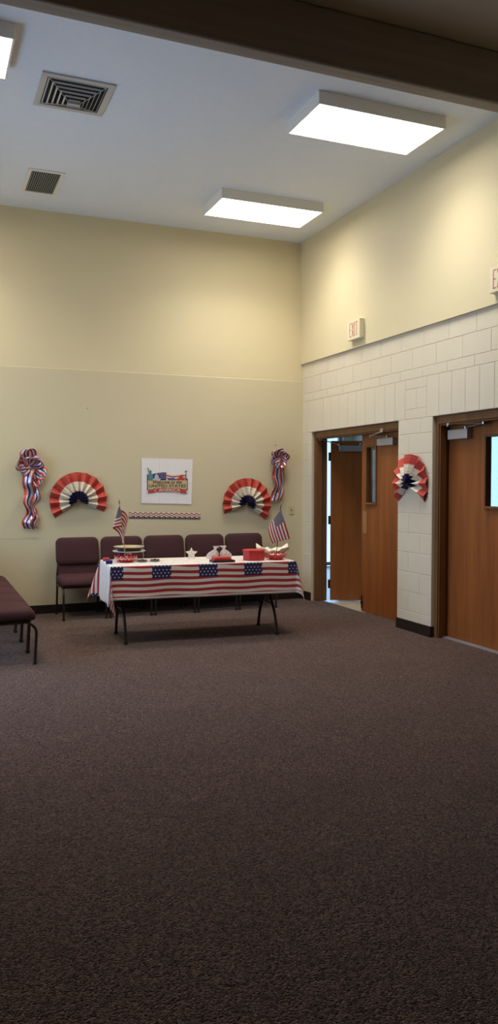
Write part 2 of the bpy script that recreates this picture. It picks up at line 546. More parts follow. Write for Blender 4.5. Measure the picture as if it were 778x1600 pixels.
# vestibule behind the doors
VX, VY0, VY1, VH = 7.4, 3.6, 13.0, 2.75
struct('floor_vestibule', MB().box(4.79, VX + .2, VY0 - .2, VY1 + .2, -.11, -.006), M['tile'], 'cream tile floor beyond the open door', 'floor')
mb = MB()
mb.box(4.834, VX + .2, VY0 - .2, VY1 + .2, VH, VH + .1)
mb.box(4.834, VX, VY0 - .2, VY0, 0, VH)
mb.box(4.834, 4.95, D + .2, VY1, 0, VH)
for ya, yb in ((VY0 - .2, 7.4), (10.4, VY1 + .2)): mb.box(VX, VX + .2, ya, yb, 0, VH)
mb.box(VX, VX + .2, 7.4, 10.4, 2.45, VH)
mb.box(4.834, 5.6, VY1, VY1 + .2, 0, VH); mb.box(7.2, VX, VY1, VY1 + .2, 0, VH); mb.box(5.6, 7.2, VY1, VY1 + .2, 2.5, VH)
struct('wall_vestibule', mb, M['vest_wall'], 'pale walls of the entry beyond the doors', 'wall')
win = thing('window_2', (VX + .1, 8.9, 0), 'glazed entrance wall beyond the right door', 'window', kind='structure')
mb = MB()
for y in (-1.5, -.52, .48, 1.44): mb.box(-.03, .03, y, y + .06, 0, 2.45)
for z in (0, 2.39): mb.box(-.03, .03, -1.44, 1.44, z, z + .06)
build('window_frame', mb, M['alum'], win)
build('window_glass', MB().box(-.003, .003, -1.44, 1.44, .06, 2.39), M['tinted'], win)
win = thing('window_3', (6.4, VY1 + .1, 0), 'glazed opening at the end of the entry', 'window', kind='structure')
mb = MB()
for x in (-.8, -.03, .74): mb.box(x, x + .06, -.03, .03, 0, 2.5)
for z in (0, 2.44): mb.box(-.74, .74, -.03, .03, z, z + .06)
build('window_frame', mb, M['alum'], win)
build('window_glass', MB().box(-.74, .74, -.003, .003, .06, 2.44), M['tinted'], win)

# ---------------------------------------------------------------- doors
LEAFX, LT = 4.79, .045
FW = .052                                # frame face width
def door_frame(parent, ya, yb):
    """timber frame, local origin at (W, centre, 0)"""
    mb = MB(); x0, xs, x1 = RZ, .125, .205
    zt = HEAD
    for sgn, y in ((1, ya), (-1, yb)):
        def bx(xa, xb, ta, tb, z0, z1):
            p, q = sorted((y + sgn * ta, y + sgn * tb)); mb.box(xa, xb, p, q, z0, z1)
        bx(x0, x1, .002, FW, 0, zt - .002)
        bx(x0 + .012, xs, FW, FW + .014, 0, zt - FW)      # stop
    mb.box(x0, x1, ya + FW, yb - FW, zt - FW - .026, zt - .002)
    mb.box(x0 + .012, xs, ya + FW + .014, yb - FW - .014, zt - FW - .044, zt - FW - .026)
    return build('door_frame', mb, M['frame'], parent, bevel=.004)

def leaf_mesh(w, h, lite, z0=.012):
    """leaf in local: hinge at y=0, runs to -y, x from 0 (room face) to LT; lite=(a,b,z0,z1) distances from hinge"""
    mb = MB(); a, b, c, d = lite
    mb.box(0, LT, -a, 0, z0, h); mb.box(0, LT, -w, -b, z0, h)
    mb.box(0, LT, -b, -a, z0, c); mb.box(0, LT, -b, -a, d, h)
    return mb
def leaf(parent, hy, sgn, w, ang, lite, hx, closer, h=2.105):
    """sgn=+1 leaf runs towards -y from the hinge; -1 runs towards +y"""
    e = bpy.data.objects.new('door_leaf', None)
    mb = leaf_mesh(w, h, lite)
    if sgn < 0: mb.v = [(x, -y, z) for x, y, z in mb.v]; mb.f = [f[::-1] for f in mb.f]
    bpy.data.objects.remove(e)
    o = build('door_leaf', mb, M['door'], parent)
    o.location = (hx, hy, 0); o.rotation_euler = (0, 0, ang)
    a, b, c, d = lite
    def yy(p, q):
        p, q = -sgn * p, -sgn * q
        return (min(p, q), max(p, q))
    # lite frame and glass
    m2 = MB(); t = .022
    for x in (-.012, LT):
        y0, y1 = yy(a - t, b + t)
        ia, ib = yy(a + .002, b - .002)
        m2.box(x, x + .012, y0, ia, c - t, d + t); m2.box(x, x + .012, ib, y1, c - t, d + t)
        m2.box(x, x + .012, ia, ib, d - .002, d + t); m2.box(x - (.012 if x < 0 else 0), x + .012, ia, ib, c - t, c + .002)
    build('lite_frame', m2, M['frame'], o, bevel=.003)
    y0, y1 = yy(a + .001, b - .001)
    build('lite_glass', MB().box(LT / 2 - .003, LT / 2 + .003, y0, y1, c, d), M['glass'], o)
    # hinges
    for z in (.22, 1.05, 1.87):
        hb = MB().tube([(LT + .006, sgn * .012, z - .055), (LT + .006, sgn * .012, z + .055)], .009, 10)
        y0, y1 = sorted((0.001 * sgn, sgn * .028)); hb.box(.008, LT, y0, y1, z - .055, z + .055)
        build('hinge', hb, M['bronze'], o)
    # closer body
    if closer:
        ca, cb, z0, z1, dp = closer
        y0, y1 = yy(ca, cb)
        build('door_closer', MB().box(-dp, -.001, y0, y1, z0, z1), M['metal'], o, bevel=.006)
    return o
def arm(parent, pts, r=.0075, caps=()):
    mb = MB()
    for a, b in zip(pts[:-1], pts[1:]): mb.tube([a, b], r, 8)
    for p in pts: mb.lathe([(0, -.012), (.014, -.012), (.014, .012), (0, .012)], 10, p)
    for p, (sx, sy, sz) in caps: mb.box(p[0] - sx, p[0] + sx, p[1] - sy, p[1] + sy, p[2] - sz, p[2] + sz)
    return build('closer_arm', mb, M['chrome'], parent)

# door 1: far leaf open outward, near leaf shut
yc = (D1[0] + D1[1]) / 2
d1 = thing('door_1', (W, yc, 0), 'brown wooden double door with its far leaf standing open', 'door', kind='structure')
door_frame(d1, D1[0] - yc, D1[1] - yc)
hin_n, hin_f = D1[0] + FW + .004 - yc, D1[1] - FW - .004 - yc
LWD = (hin_f - hin_n) / 2 - .002
lx = LEAFX - W
nl = leaf(d1, hin_n, -1, LWD, 0, (.645, .840, 1.30, 1.945), lx, (.21, .535, 1.945, 2.03, .06))
fl = leaf(d1, hin_f - .006, 1, LWD, math.radians(68), (.535, .735, 1.28, 1.96), lx + .055, None, 2.072)
# far leaf swings about its outer corner: closer on its room face
fl.location = (lx + LT + .012, hin_f - .004, 0)
for ch in fl.children: pass
def shift_leaf(o, dx, dy):
    for obj in [o] + list(o.children):
        if obj is o:
            for v in obj.data.vertices: v.co.x += dx; v.co.y += dy
        else: obj.location.x += dx; obj.location.y += dy
shift_leaf(fl, -LT, -.03)
build('door_closer', MB().box(-.10, -LT - .001, -.50, -.13, 1.935, 2.01), M['metal'], fl, bevel=.006)
plate = build('push_plate', MB().box(-.003, 0, LWD - .115, LWD - .03, .94, 1.20), M['brass'], nl, bevel=.001)
build('flush_bolt', MB().tube([(-.008, LWD - .02, .05), (-.008, LWD - .02, .20)], .007, 8).box(-.016, 0, LWD - .035, LWD - .005, .1, .13), M['bronze'], nl)
# arms belong to the leaf; coordinates local to it
arm(nl, [(-.03, .36, 2.045), (-.10, .60, 2.062), (-.115, .33, 2.098)], caps=[((-.113, .33, 2.11), (.012, .03, .02))])
ci, si = math.cos(math.radians(68)), math.sin(math.radians(68))
arm(fl, [(-.08, -.36, 1.965), (-.13, -.40, 2.03)], .008)
def to_fl(x, y, z):   # door_1 local -> leaf local
    p = Vector((x - fl.location.x, y - fl.location.y, z)); return Matrix.Rotation(-math.radians(68), 3, 'Z') @ p
pA, pB = to_fl(.075, 9.068 - yc + .05, 2.09), (-.075, -.13, 2.02)
arm(fl, [tuple(pA), pB], .007, caps=[(tuple(pA), (.012, .012, .022))])

# door 2
yc = (D2[0] + D2[1]) / 2
d2 = thing('door_2', (W, yc, 0), 'closed brown wooden door with narrow window at the right edge', 'door', kind='structure')
door_frame(d2, D2[0] - yc, D2[1] - yc)
hin_n, hin_f = D2[0] + FW + .004 - yc, D2[1] - FW - .004 - yc
LWD2 = (hin_f - hin_n) / 2 - .002
l2 = leaf(d2, hin_f, 1, LWD2, 0, (.565, .765, 1.315, 1.955), lx, (.06, .36, 1.95, 2.045, .065))
l3 = leaf(d2, hin_n, -1, LWD2, 0, (.565, .765, 1.315, 1.955), lx, (.06, .36, 1.95, 2.045, .065))
arm(l2, [(-.032, -.30, 2.055), (-.08, -.62, 2.078), (-.10, -.13, 2.10)], caps=[((-.10, -.12, 2.105), (.012, .012, .03))])
arm(l3, [(-.032, .30, 2.055), (-.08, .62, 2.078), (-.10, .13, 2.10)], caps=[((-.10, .12, 2.105), (.012, .012, .03))])
build('threshold', MB().box(.10, .24, D2[0] - yc + FW, D2[1] - yc - FW, -.004, .011), M['metal'], d2, bevel=.003)

# ================================================================ CEILING FITTINGS
def fixture(cx, cy, label):
    t = thing('ceiling_light', (cx, cy, H), label, 'ceiling light', 'boxed fluorescent ceiling lights')
    lx_, ly, h, w = .61, .305, .105, .016
    mb = MB()
    mb.box(-lx_, lx_, -ly, -ly + w, -h, -.0005); mb.box(-lx_, lx_, ly - w, ly, -h, -.0005)
    mb.box(-lx_, -lx_ + w, -ly + w, ly - w, -h, -.0005); mb.box(lx_ - w, lx_, -ly + w, ly - w, -h, -.0005)
    mb.box(-lx_ + w, lx_ - w, -ly + w, ly - w, -.03, -.0005)
    build('housing', mb, M['fixture'], t, bevel=.003)
    build('diffuser', MB().box(-lx_ + w, lx_ - w, -ly + w, ly - w, -h + .004, -h + .012), M['diffuser'], t)
    l = bpy.data.lights.new('tube_lamp', 'AREA'); l.shape = 'RECTANGLE'; l.size = 2 * (lx_ - w); l.size_y = 2 * (ly - w)
    l.energy = 23; l.color = (1.0, .94, .83); l.spread = math.radians(125)
    o = bpy.data.objects.new('tube_lamp', l); COL.objects.link(o); o.parent = t; o.location = (0, 0, -h + .002)
fixture(3.565, 6.07, 'boxed white ceiling light nearest the beam, above the right wall side')
fixture(3.575, 8.34, 'boxed white ceiling light close to the far corner of the room')
fixture(.005, 6.04, 'boxed white ceiling light cut off by the left edge')
fixture(.005, 8.34, 'unseen boxed white ceiling light at the back left, added to light the room')  # fourth of the assumed grid, out of view, added for its light

v = thing('ceiling_vent', (1.158, 6.585, H), 'square stepped louvre diffuser in the ceiling near the beam', 'vent')
mb = MB(); a, b = .285, .235
for x0, x1, y0, y1 in ((-a, a, -a, -b), (-a, a, b, a), (-a, -b, -b, b), (b, a, -b, b)): mb.box(x0, x1, y0, y1, -.014, -.0005)
build('vent_frame', mb, M['ventmetal'], v, bevel=.003)
build('backing', MB().box(-b, b, -b, b, -.006, -.001), M['ventdark'], v)
mb = MB(); n = 6
for i in range(n):
    s0 = .228 - i * .036; s1 = s0 - .010; z0 = -.004 - i * .013; z1 = z0 - .011
    q0 = [(-s0, -s0, z0), (s0, -s0, z0), (s0, s0, z0), (-s0, s0, z0)]
    q1 = [(-s1, -s1, z1), (s1, -s1, z1), (s1, s1, z1), (-s1, s1, z1)]
    mb.add(q0 + q1, [(k, k + 4, (k + 1) % 4 + 4, (k + 1) % 4) for k in range(4)])
build('louvers', mb, M['ventmetal'], v, solid=.0015)
mb = MB(); mb.box(-.045, .045, -.03, .03, -.088, -.083)
for x0, x1, y0, y1 in ((-.05, .05, -.035, -.03), (-.05, .05, .03, .035), (-.05, -.045, -.03, .03), (.045, .05, -.03, .03)): mb.box(x0, x1, y0, y1, -.095, -.07)
for sx in (-1, 1):
    for sy in (-1, 1): mb.tube([(sx * .23, sy * .23, -.008), (sx * .05, sy * .035, -.083)], .003, 6)
build('centre_cap', mb, M['ventmetal'], v)

v = thing('ceiling_grille', (1.186, 8.6, H), 'rectangular ceiling grille with dark parallel slots near the back wall', 'vent')
mb = MB(); ax, ay, bx_, by = .185, .335, .143, .29
for x0, x1, y0, y1 in ((-ax, ax, -ay, -by), (-ax, ax, by, ay), (-ax, -bx_, -by, by), (bx_, ax, -by, by)): mb.box(x0, x1, y0, y1, -.01, -.0005)
build('vent_frame', mb, M['fixture'], v, bevel=.003)
build('backing', MB().box(-bx_, bx_, -by, by, -.004, -.001), M['ventdark'], v)
mb = MB()
for i in range(14):
    x = -bx_ + (i + .5) * 2 * bx_ / 14
    mb.box(x - .0035, x + .0035, -by, by, -.018, -.004)
build('slats', mb, M['grille'], v)

# ================================================================ WALL FITTINGS
def exit_sign(yc, label):
    t = thing('exit_sign', (W - .03, yc, 3.163), label, 'exit sign', 'exit signs above the doors')
    build('sign_box', MB().box(-.062, -.0005, -.14, .14, 0, .217), M['signbox'], t, bevel=.006)
    mb = MB(); xf = frame_xf((-.0615, 0, .112), (0, -1, 0), (0, 0, 1))
    def stroke(x0, z0, x1, z1, w=.0085):
        d = Vector((x1 - x0, z1 - z0)); d.normalize(); q = Vector((-d.y, d.x)) * w / 2
        c = [(x0 + q.x, z0 + q.y), (x0 - q.x, z0 - q.y), (x1 - q.x, z1 - q.y), (x1 + q.x, z1 + q.y)]
        mb.add([(x, z, 0) for x, z in c] + [(x, z, .002) for x, z in c], [(0, 1, 2, 3), (7, 6, 5, 4), (0, 4, 5, 1), (1, 5, 6, 2), (2, 6, 7, 3), (3, 7, 4, 0)], 0, xf=xf)
    b, tp = -.080, .080
    stroke(-.084, b, -.084, tp); stroke(-.08, tp - .004, -.048, tp - .004); stroke(-.08, 0, -.054, 0); stroke(-.08, b + .004, -.048, b + .004)
    stroke(-.031, b, .007, tp); stroke(-.031, tp, .007, b); stroke(.029, b, .029, tp)
    stroke(.052, tp - .004, .096, tp - .004); stroke(.074, b, .074, tp)
    build('lettering', mb, M['signred'], t)
    build('maker_plate', MB().box(-.035, -.02, -.1405, -.14, .012, .018), M['ink_dark'], t)
exit_sign(7.986, 'cream exit sign with red letters above the open double door')
exit_sign(5.497, 'cream exit sign cut off by the right edge of the picture')

BY = D - .016      # face of the lower back wall panel
t = thing('light_switch', (4.467, BY, 1.172), 'ivory switch plate on the back wall right of the small flag', 'switch')
build('plate', MB().box(-.036, .036, -.006, -.0003, -.058, .058), M['switch'], t, bevel=.003)
build('toggle', MB().box(-.005, .005, -.016, -.006, -.012, .012), M['ink_dark'], t, bevel=.002)
tag(build('wall_nail', MB().tube([(4.24, BY, 2.02), (4.24, BY - .02, 2.022)], .006, 8), M['nail']), 'tiny nail in the back wall above the right ribbon bow', 'nail')
tag(build('wall_nail', MB().tube([(1.80, BY, 2.41), (1.80, BY - .012, 2.411)], .005, 8), M['nail']), 'tiny nail head in the back wall above the left paper fan', 'nail')

# paper fans
def paper_fan(name, xf_loc, rz, R, a0, a1, n, label, amp=1.0, tilt=0):
    """pleated fan in local x (right), z (up), out of the wall = -y"""
    t = thing('paper_fan', xf_loc, label, 'paper fan', 'red, white and navy pleated paper fans', rz)
    w = .080
    def pt(i, r):
        a = math.radians(a0 + (a1 - a0) * i / n)
        da = math.radians(abs(a1 - a0) / n)
        dep = math.sqrt(max(.0004, w * w - (r * da) ** 2)) * amp
        y = -.006 - (dep if i % 2 else 0) - tilt * r * max(0, math.sin(a))
        rr = r * (1 + (.012 if i % 2 else 0))
        return (rr * math.cos(a), y, rr * math.sin(a))
    for nm, r0, r1, mat in (('red_outer_band', .675 * R, R, 'red'), ('white_middle_band', .34 * R, .675 * R, 'white'), ('navy_centre', .07 * R, .34 * R, 'navy')):
        mb = MB(); vs, fs = [], []
        for i in range(n + 1):
            for k in range(4): vs.append(pt(i, r0 + (r1 - r0) * k / 3))
        for i in range(n):
            for k in range(3):
                o = i * 4 + k; fs.append((o, o + 4, o + 5, o + 1))
        mb.add(vs, fs); build(nm, mb, M[mat], t, solid=.0012)
    return t
paper_fan('paper_fan', (1.685, BY, 1.318), 0, .335, -24, 217, 22, 'red, white and navy pleated paper fan on the back wall left of the poster')
paper_fan('paper_fan', (3.832, BY, 1.262), 0, .328, -39, 203, 22, 'red, white and navy pleated paper fan on the back wall right of the poster')
paper_fan('paper_fan', (W, 6.925, 1.525), -PI / 2, .30, -38, 218, 20, 'red, white and navy pleated paper fan on the block pillar between doors', .95)

# poster
t = thing('welcome_poster', (2.777, BY, 1.55), 'white welcome poster taped to the back wall between two paper fans', 'poster')
mb = MB(); pc = [(-.323, .283), (.331, .273), (.313, -.287), (-.328, -.268)]
def pfn(a, b):
    x = (pc[0][0] * (1 - a) + pc[1][0] * a) * (1 - b) + (pc[3][0] * (1 - a) + pc[2][0] * a) * b
    z = (pc[0][1] * (1 - a) + pc[1][1] * a) * (1 - b) + (pc[3][1] * (1 - a) + pc[2][1] * a) * b
    crease = .0025 * max(0, 1 - abs(a - .34) / .02) + .0015 * max(0, 1 - abs(a - .66) / .02) + .0015 * max(0, 1 - abs(b - .5) / .03)
    curl = .004 * (abs(a - .5) * 2) ** 4 + .006 * b ** 6
    return (x, -.004 - crease - curl * .4, z)
mb.grid(pfn, 50, 30)
build('paper_sheet', mb, M['paper'], t, solid=.0006)
px = .65 / 515
def P(x, y): return ((x - 391) * px, (338 - y) * px)
inks = ['ink_tan', 'ink_navy', 'ink_blue', 'ink_red', 'ink_teal', 'ink_grey', 'ink_dark', 'ink_cream', 'ink_slate']
I = {k: i for i, k in enumerate(inks)}
mb = MB(); lay = [0]
def ink(poly, k, step=True):
    if step: lay[0] += 1
    y = -.0085 - lay[0] * .0004
    pts = [P(*q) for q in poly]
    ar = sum(pts[i][0] * pts[(i + 1) % len(pts)][1] - pts[(i + 1) % len(pts)][0] * pts[i][1] for i in range(len(pts)))
    if ar < 0: pts = pts[::-1]
    mb.prism(pts, y, y + .0003, I[k])
ink([(188, 272), (200, 272), (200, 422), (188, 422)], 'ink_navy'); ink([(590, 312), (600, 312), (600, 424), (590, 424)], 'ink_navy', False)
ink([(200, 318), (590, 318), (590, 332), (200, 332)], 'ink_navy', False)
ink([(236, 330), (244, 268), (300, 258), (352, 252), (386, 254), (396, 330)], 'ink_navy')
for i in range(5):                                             # flag stars and stripes
    for j in range(3):
        x, y = 312 + i * 16 + (j % 2) * 8, 268 + j * 20
        ink([(x, y - 4), (x + 4, y), (x, y + 4), (x - 4, y)], 'ink_cream', i == 0 and j == 0)
for k in range(5):
    top, bot = [], []
    for i in range(13):
        x = 380 + i * 16.4; y = 262 + k * 13 + 9 * math.sin((x - 380) / 42.0) + (x - 380) * .06
        top.append((x, y)); bot.append((x, y + 13))
    ink(top + bot[::-1], 'ink_red' if k % 2 else 'ink_cream', k == 0)
ink([(392, 332), (398, 312), (412, 302), (430, 308), (448, 302), (466, 310), (486, 332)], 'ink_blue')
ink([(484, 332), (500, 306), (516, 296), (526, 276), (544, 276), (550, 298), (566, 310), (574, 332)], 'ink_red')
ink([(196, 326), (198, 282), (206, 270), (198, 236), (196, 214), (203, 212), (206, 236), (213, 250), (212, 236), (222, 230), (234, 238), (232, 262), (246, 276), (248, 326)], 'ink_teal')
ink([(194, 222), (196, 210), (202, 209), (204, 220)], 'ink_dark')
ink([(246, 330), (246, 312), (262, 312), (262, 300)] + [(283 - 21 * math.cos(PI * k / 8), 296 - 26 * math.sin(PI * k / 8)) for k in range(9)] + [(304, 300), (304, 312), (322, 312), (322, 330)], 'ink_grey')
ink([(281, 272), (281, 258), (285, 258), (285, 272)], 'ink_grey')
ink([(577, 330), (580, 250), (584, 250), (587, 330)], 'ink_dark'); ink([(566, 244), (580, 232), (584, 232), (597, 244), (582, 252)], 'ink_slate')
ink([(195, 330), (592, 330), (592, 416), (195, 416)], 'ink_tan')
ink([(186, 428), (200, 438), (188, 454), (262, 448), (262, 414)], 'ink_red'); ink([(594, 430), (580, 442), (594, 462), (518, 452), (518, 414)], 'ink_red', False)
ink([(248, 408)] + [(248 + 284 * k / 8, 410 - 4 * math.sin(PI * k / 8)) for k in range(9)] + [(532, 442)] + [(532 - 284 * k / 8, 442 - 4 * math.sin(PI * k / 8)) for k in range(9)], 'ink_red')
build('printed_picture', mb, [M[k] for k in inks], t)
mb = MB(); yl = -.0090 - lay[0] * .0004
xf = frame_xf((0, yl, 0), (1, 0, 0), (0, 0, 1))
def ptext(s, x, y, w, h, k, shear=0): fit_text(mb, s, *P(x, y), w * px, h * px, .0003, k, xf, shear)
ptext('Welcome to the', 392, 346, 290, 32, 0, .35)
ptext('UNITED STATES', 392, 384, 372, 30, 1)
ptext('of', 270, 425, 24, 24, 2, .3); ptext('AMERICA', 412, 425, 222, 26, 2)
build('lettering', mb, [M['ink_script'], M['ink_caps'], M['ink_cream']], t)

# scalloped border strip
t = thing('border_strip', (2.75, BY, 1.128), 'narrow red, white and navy scalloped paper border under the poster', 'border', rz=0)
Lb, N = .916, 14; per = Lb / N
def sc(x): return .034 + .007 * abs(math.sin(PI * x / per))
mb = MB()
def band(fa, fb, y, mi, n=168):
    mb.grid(lambda a, b: ((a - .5) * Lb, y, (fa(a * Lb) * (1 - b) + fb(a * Lb) * b) - .03 * (a - .5) * .9), n, 1, mi)
band(lambda x: -.042, sc, -.004, 0)
band(lambda x: .014 + .009 * math.sin(2 * PI * x / per), lambda x: .027 + .009 * math.sin(2 * PI * x / per), -.0046, 1)
band(lambda x: -.012 + .009 * math.sin(2 * PI * x / per), lambda x: -.001 + .009 * math.sin(2 * PI * x / per), -.0046, 1)
band(lambda x: -.042, lambda x: -.016 - .007 * abs(math.sin(PI * x / per)), -.0046, 2)
for i in range(N * 2):
    x = (i + .5) / (N * 2); cx, cz = (x - .5) * Lb, -.031 - .027 * (x - .5)
    mb.add([(cx + .0045 * math.cos(k * PI / 3), -.0052, cz + .0045 * math.sin(k * PI / 3)) for k in range(6)], [tuple(range(6))], 0)
build('border_paper', mb, [M['white'], M['border_red'], M['border_navy']], t, solid=.0006)

# ribbon bows
def ribbon(mb, path, wdir, width):
    vs, uv, fs = [], [], []; n = len(path); nw = 8
    for i, p in enumerate(path):
        wv = Vector(wdir(i / (n - 1))).normalized()
        for k in range(nw + 1):
            u = k / nw
            c = Vector((0, -.006 * math.sin(PI * u), 0))
            vs.append(Vector(p) + wv * (u - .5) * width + c); uv.append((u, i / n))
    for i in range(n - 1):
        for k in range(nw):
            o = i * (nw + 1) + k; fs.append((o, o + 1, o + nw + 2, o + nw + 1))
    mb.add(vs, fs, 0, uv)
def bow(loc, loops, tails, label, knot):
    t = thing('ribbon_bow', loc, label, 'ribbon bow', 'sheer striped ribbon bows on the back wall')
    for ang, ln, fat, wd, yo in loops:
        a = math.radians(ang); d = Vector((math.cos(a), 0, math.sin(a))); q = Vector((-math.sin(a), 0, math.cos(a)))
        tilt = Vector((0, -1, 0)); path = []
        for k in range(29):
            s = k / 28
            path.append(d * ln * math.sin(PI * s) + tilt * (.012 + yo + fat * (1 - math.cos(2 * PI * s)) * .5 * (1.5 - s) + .01) + q * fat * .75 * math.sin(2 * PI * s) )
        mb = MB(); ribbon(mb, path, lambda s, q=q: q * .9 + Vector((0, -.5 * math.cos(2 * PI * s), 0)), wd)
        build('ribbon_loop', mb, M['ribbon'], t, smooth=True, solid=.0006)
    for pts, wd, tw in tails:
        pts = [Vector(p) for p in pts]; path = []; n = 40
        for k in range(n + 1):                                  # catmull-rom
            u = k / n * (len(pts) - 1); i = min(int(u), len(pts) - 2); f = u - i
            p0, p1, p2, p3 = pts[max(i - 1, 0)], pts[i], pts[i + 1], pts[min(i + 2, len(pts) - 1)]
            path.append(.5 * ((2 * p1) + (p2 - p0) * f + (2 * p0 - 5 * p1 + 4 * p2 - p3) * f * f + (3 * p1 - p0 - 3 * p2 + p3) * f ** 3))
        mb = MB(); ribbon(mb, path, lambda s, tw=tw: (math.cos(tw * math.sin(9 * s)), -math.sin(tw * math.sin(9 * s)), .12 * math.sin(11 * s)), wd)
        build('ribbon_tail', mb, M['ribbon'], t, smooth=True, solid=.0006)
    mb = MB(); mb.lathe([(0, -.03), (.018, -.022), (.024, 0), (.018, .022), (0, .03)], 12, (knot[0], -.045, knot[1]))
    build('knot', mb, M['ribbon'], t, smooth=True)
    return t
bow((1.128, BY, 1.715), [(98, .20, .06, .105, .02), (155, .15, .07, .10, .0), (205, .125, .05, .09, .03),
      (30, .14, .06, .095, .03), (-32, .20, .05, .09, .01), (-62, .24, .04, .08, .0), (75, .10, .06, .09, .05)],
    [([(0, -.05, -.02), (-.03, -.06, -.18), (.0, -.03, -.30), (-.03, -.05, -.42), (.02, -.03, -.52), (-.04, -.045, -.64), (-.01, -.02, -.72)], .125, .6),
     ([(.02, -.03, -.02), (.05, -.02, -.2), (.075, -.04, -.36), (.03, -.03, -.46), (.06, -.04, -.58), (.03, -.02, -.66), (.05, -.03, -.71)], .09, .9)],
    'larger sheer striped ribbon bow hanging at the left of the back wall', (0, 0))
bow((4.262, BY, 1.835), [(105, .13, .06, .10, .02), (165, .11, .06, .09, .01), (45, .12, .06, .095, .03),
      (0, .10, .05, .085, .01), (-45, .11, .04, .085, .03), (-135, .12, .04, .09, .04)],
    [([(0, -.05, -.05), (-.02, -.04, -.2), (.0, -.05, -.33), (-.02, -.03, -.42), (-.06, -.04, -.54)], .12, .4),
     ([(.03, -.03, -.05), (.04, -.04, -.2), (.065, -.02, -.33), (.03, -.05, -.42), (-.005, -.03, -.53)], .09, .6)],
    'smaller sheer striped ribbon bow on the back wall above the right flag', (0, 0))

# ================================================================ CHAIRS
def make_chair(label, group):
    t = thing('padded_chair', (0, 0, 0), label, 'chair', group)
    # seat: waterfall cushion
    lay_ = [(.03, .372), (.008, .378), (0, .395), (0, .435), (.006, .455), (.022, .470), (.05, .479), (.10, .484)]
    mb = MB().pillow(.516, .46, lay_, .05, 6, Matrix.Translation((0, -.03, 0)), dome=.003)
    mb.v = [(x, y, z - (.028 * max(0, (-y - .16) / .1) ** 2 if z > .40 else 0)) for x, y, z in mb.v]
    build('seat', mb, M['fabric'], t, smooth=True, auto=60)
    # backrest, leaning
    lean = Matrix.Translation((0, .165, .44)) @ Matrix.Rotation(math.radians(-10), 4, 'X')
    # cushion stack runs along local z -> turned so that its crown faces -y
    turn = lean @ Matrix.Translation((0, 0, .295)) @ Matrix.Rotation(math.radians(90), 4, 'X')
    lay_ = [(.02, -.035), (.004, -.028), (0, -.012), (0, .012), (.006, .028), (.02, .040), (.05, .048), (.10, .052)]
    build('backrest', MB().pillow(.495, .325, lay_, .065, 7, turn, dome=.002), M['fabric'], t, smooth=True, auto=60)
    turn2 = lean @ Matrix.Translation((0, .006, .075)) @ Matrix.Rotation(math.radians(90), 4, 'X')
    build('lower_back_panel', MB().pillow(.455, .15, [(.006, -.012), (0, -.006), (0, .010), (.01, .018), (.03, .022)], .02, 4, turn2), M['fabric'], t, smooth=True, auto=60)
    for sx in (-1, 1):
        x = sx * .238
        p = fillet([(x, .17, .352), (x, -.20, .362), (x, -.262, .30), (x, -.245, .016)], .055)
        lg = build('leg', MB().tube(p, .0125, 10), M['tube'], t, smooth=True, auto=50)
        build('foot_cap', MB().lathe([(.0, 0), (.017, 0), (.018, .012), (.0145, .026)], 12, (x, -.245, 0)), M['foot'], lg, smooth=True, auto=40)
        up = [tuple(lean @ Vector((sx * .19, .045, .36)))]
        p = fillet([(x, .262, .016), (x, .195, .34), (x, .21, .46), (sx * .22, .235, .58), (sx * .215, .262, .72)], .06)
        lg = build('leg', MB().tube(p, .0125, 10), M['tube'], t, smooth=True, auto=50)
        build('foot_cap', MB().lathe([(.0, 0), (.017, 0), (.018, .012), (.0145, .026)], 12, (x, .262, 0)), M['foot'], lg, smooth=True, auto=40)
    mb = MB()
    for y, z in ((-.17, .358), (.15, .354)): mb.tube([(-.238, y, z), (.238, y, z)], .011, 8)
    mb.box(-.23, .23, -.22, .16, .362, .376)
    build('seat_frame', mb, M['tube'], t)
    return t
G1 = 'padded chairs in a row along the back wall'
G2 = 'padded chairs in a row along the left side'
back_labels = ['burgundy padded chair at the left end of the back wall row, beside the table',
               'burgundy padded chair by the back wall, directly behind the left flag and pie',
               'burgundy padded chair by the back wall, middle of the five, left of the white star',
               'burgundy padded chair by the back wall behind the white star and clear bags',
               'burgundy padded chair at the right end of the back wall row, behind the red box']
ch0 = make_chair(back_labels[0], G1)
for k in range(5):
    loc = (1.648 + .524 * k, 9.115, 0)
    if k == 0: ch0.location = loc
    else: dup(ch0, loc, 0, back_labels[k], G1)
left_labels = ['burgundy padded chair at left edge, nearest of the side row to the viewer',
               'burgundy padded chair at left edge, second from the near end of the side row',
               'burgundy padded chair at left edge, third from the near end of the side row',
               'burgundy padded chair at left edge, second from the back wall in the side row',
               'burgundy padded chair at left edge, closest to the back wall in the side row']
for k in range(5):
    dup(ch0, (.60, 7.075 + .522 * k, 0), PI / 2, left_labels[k], G2)

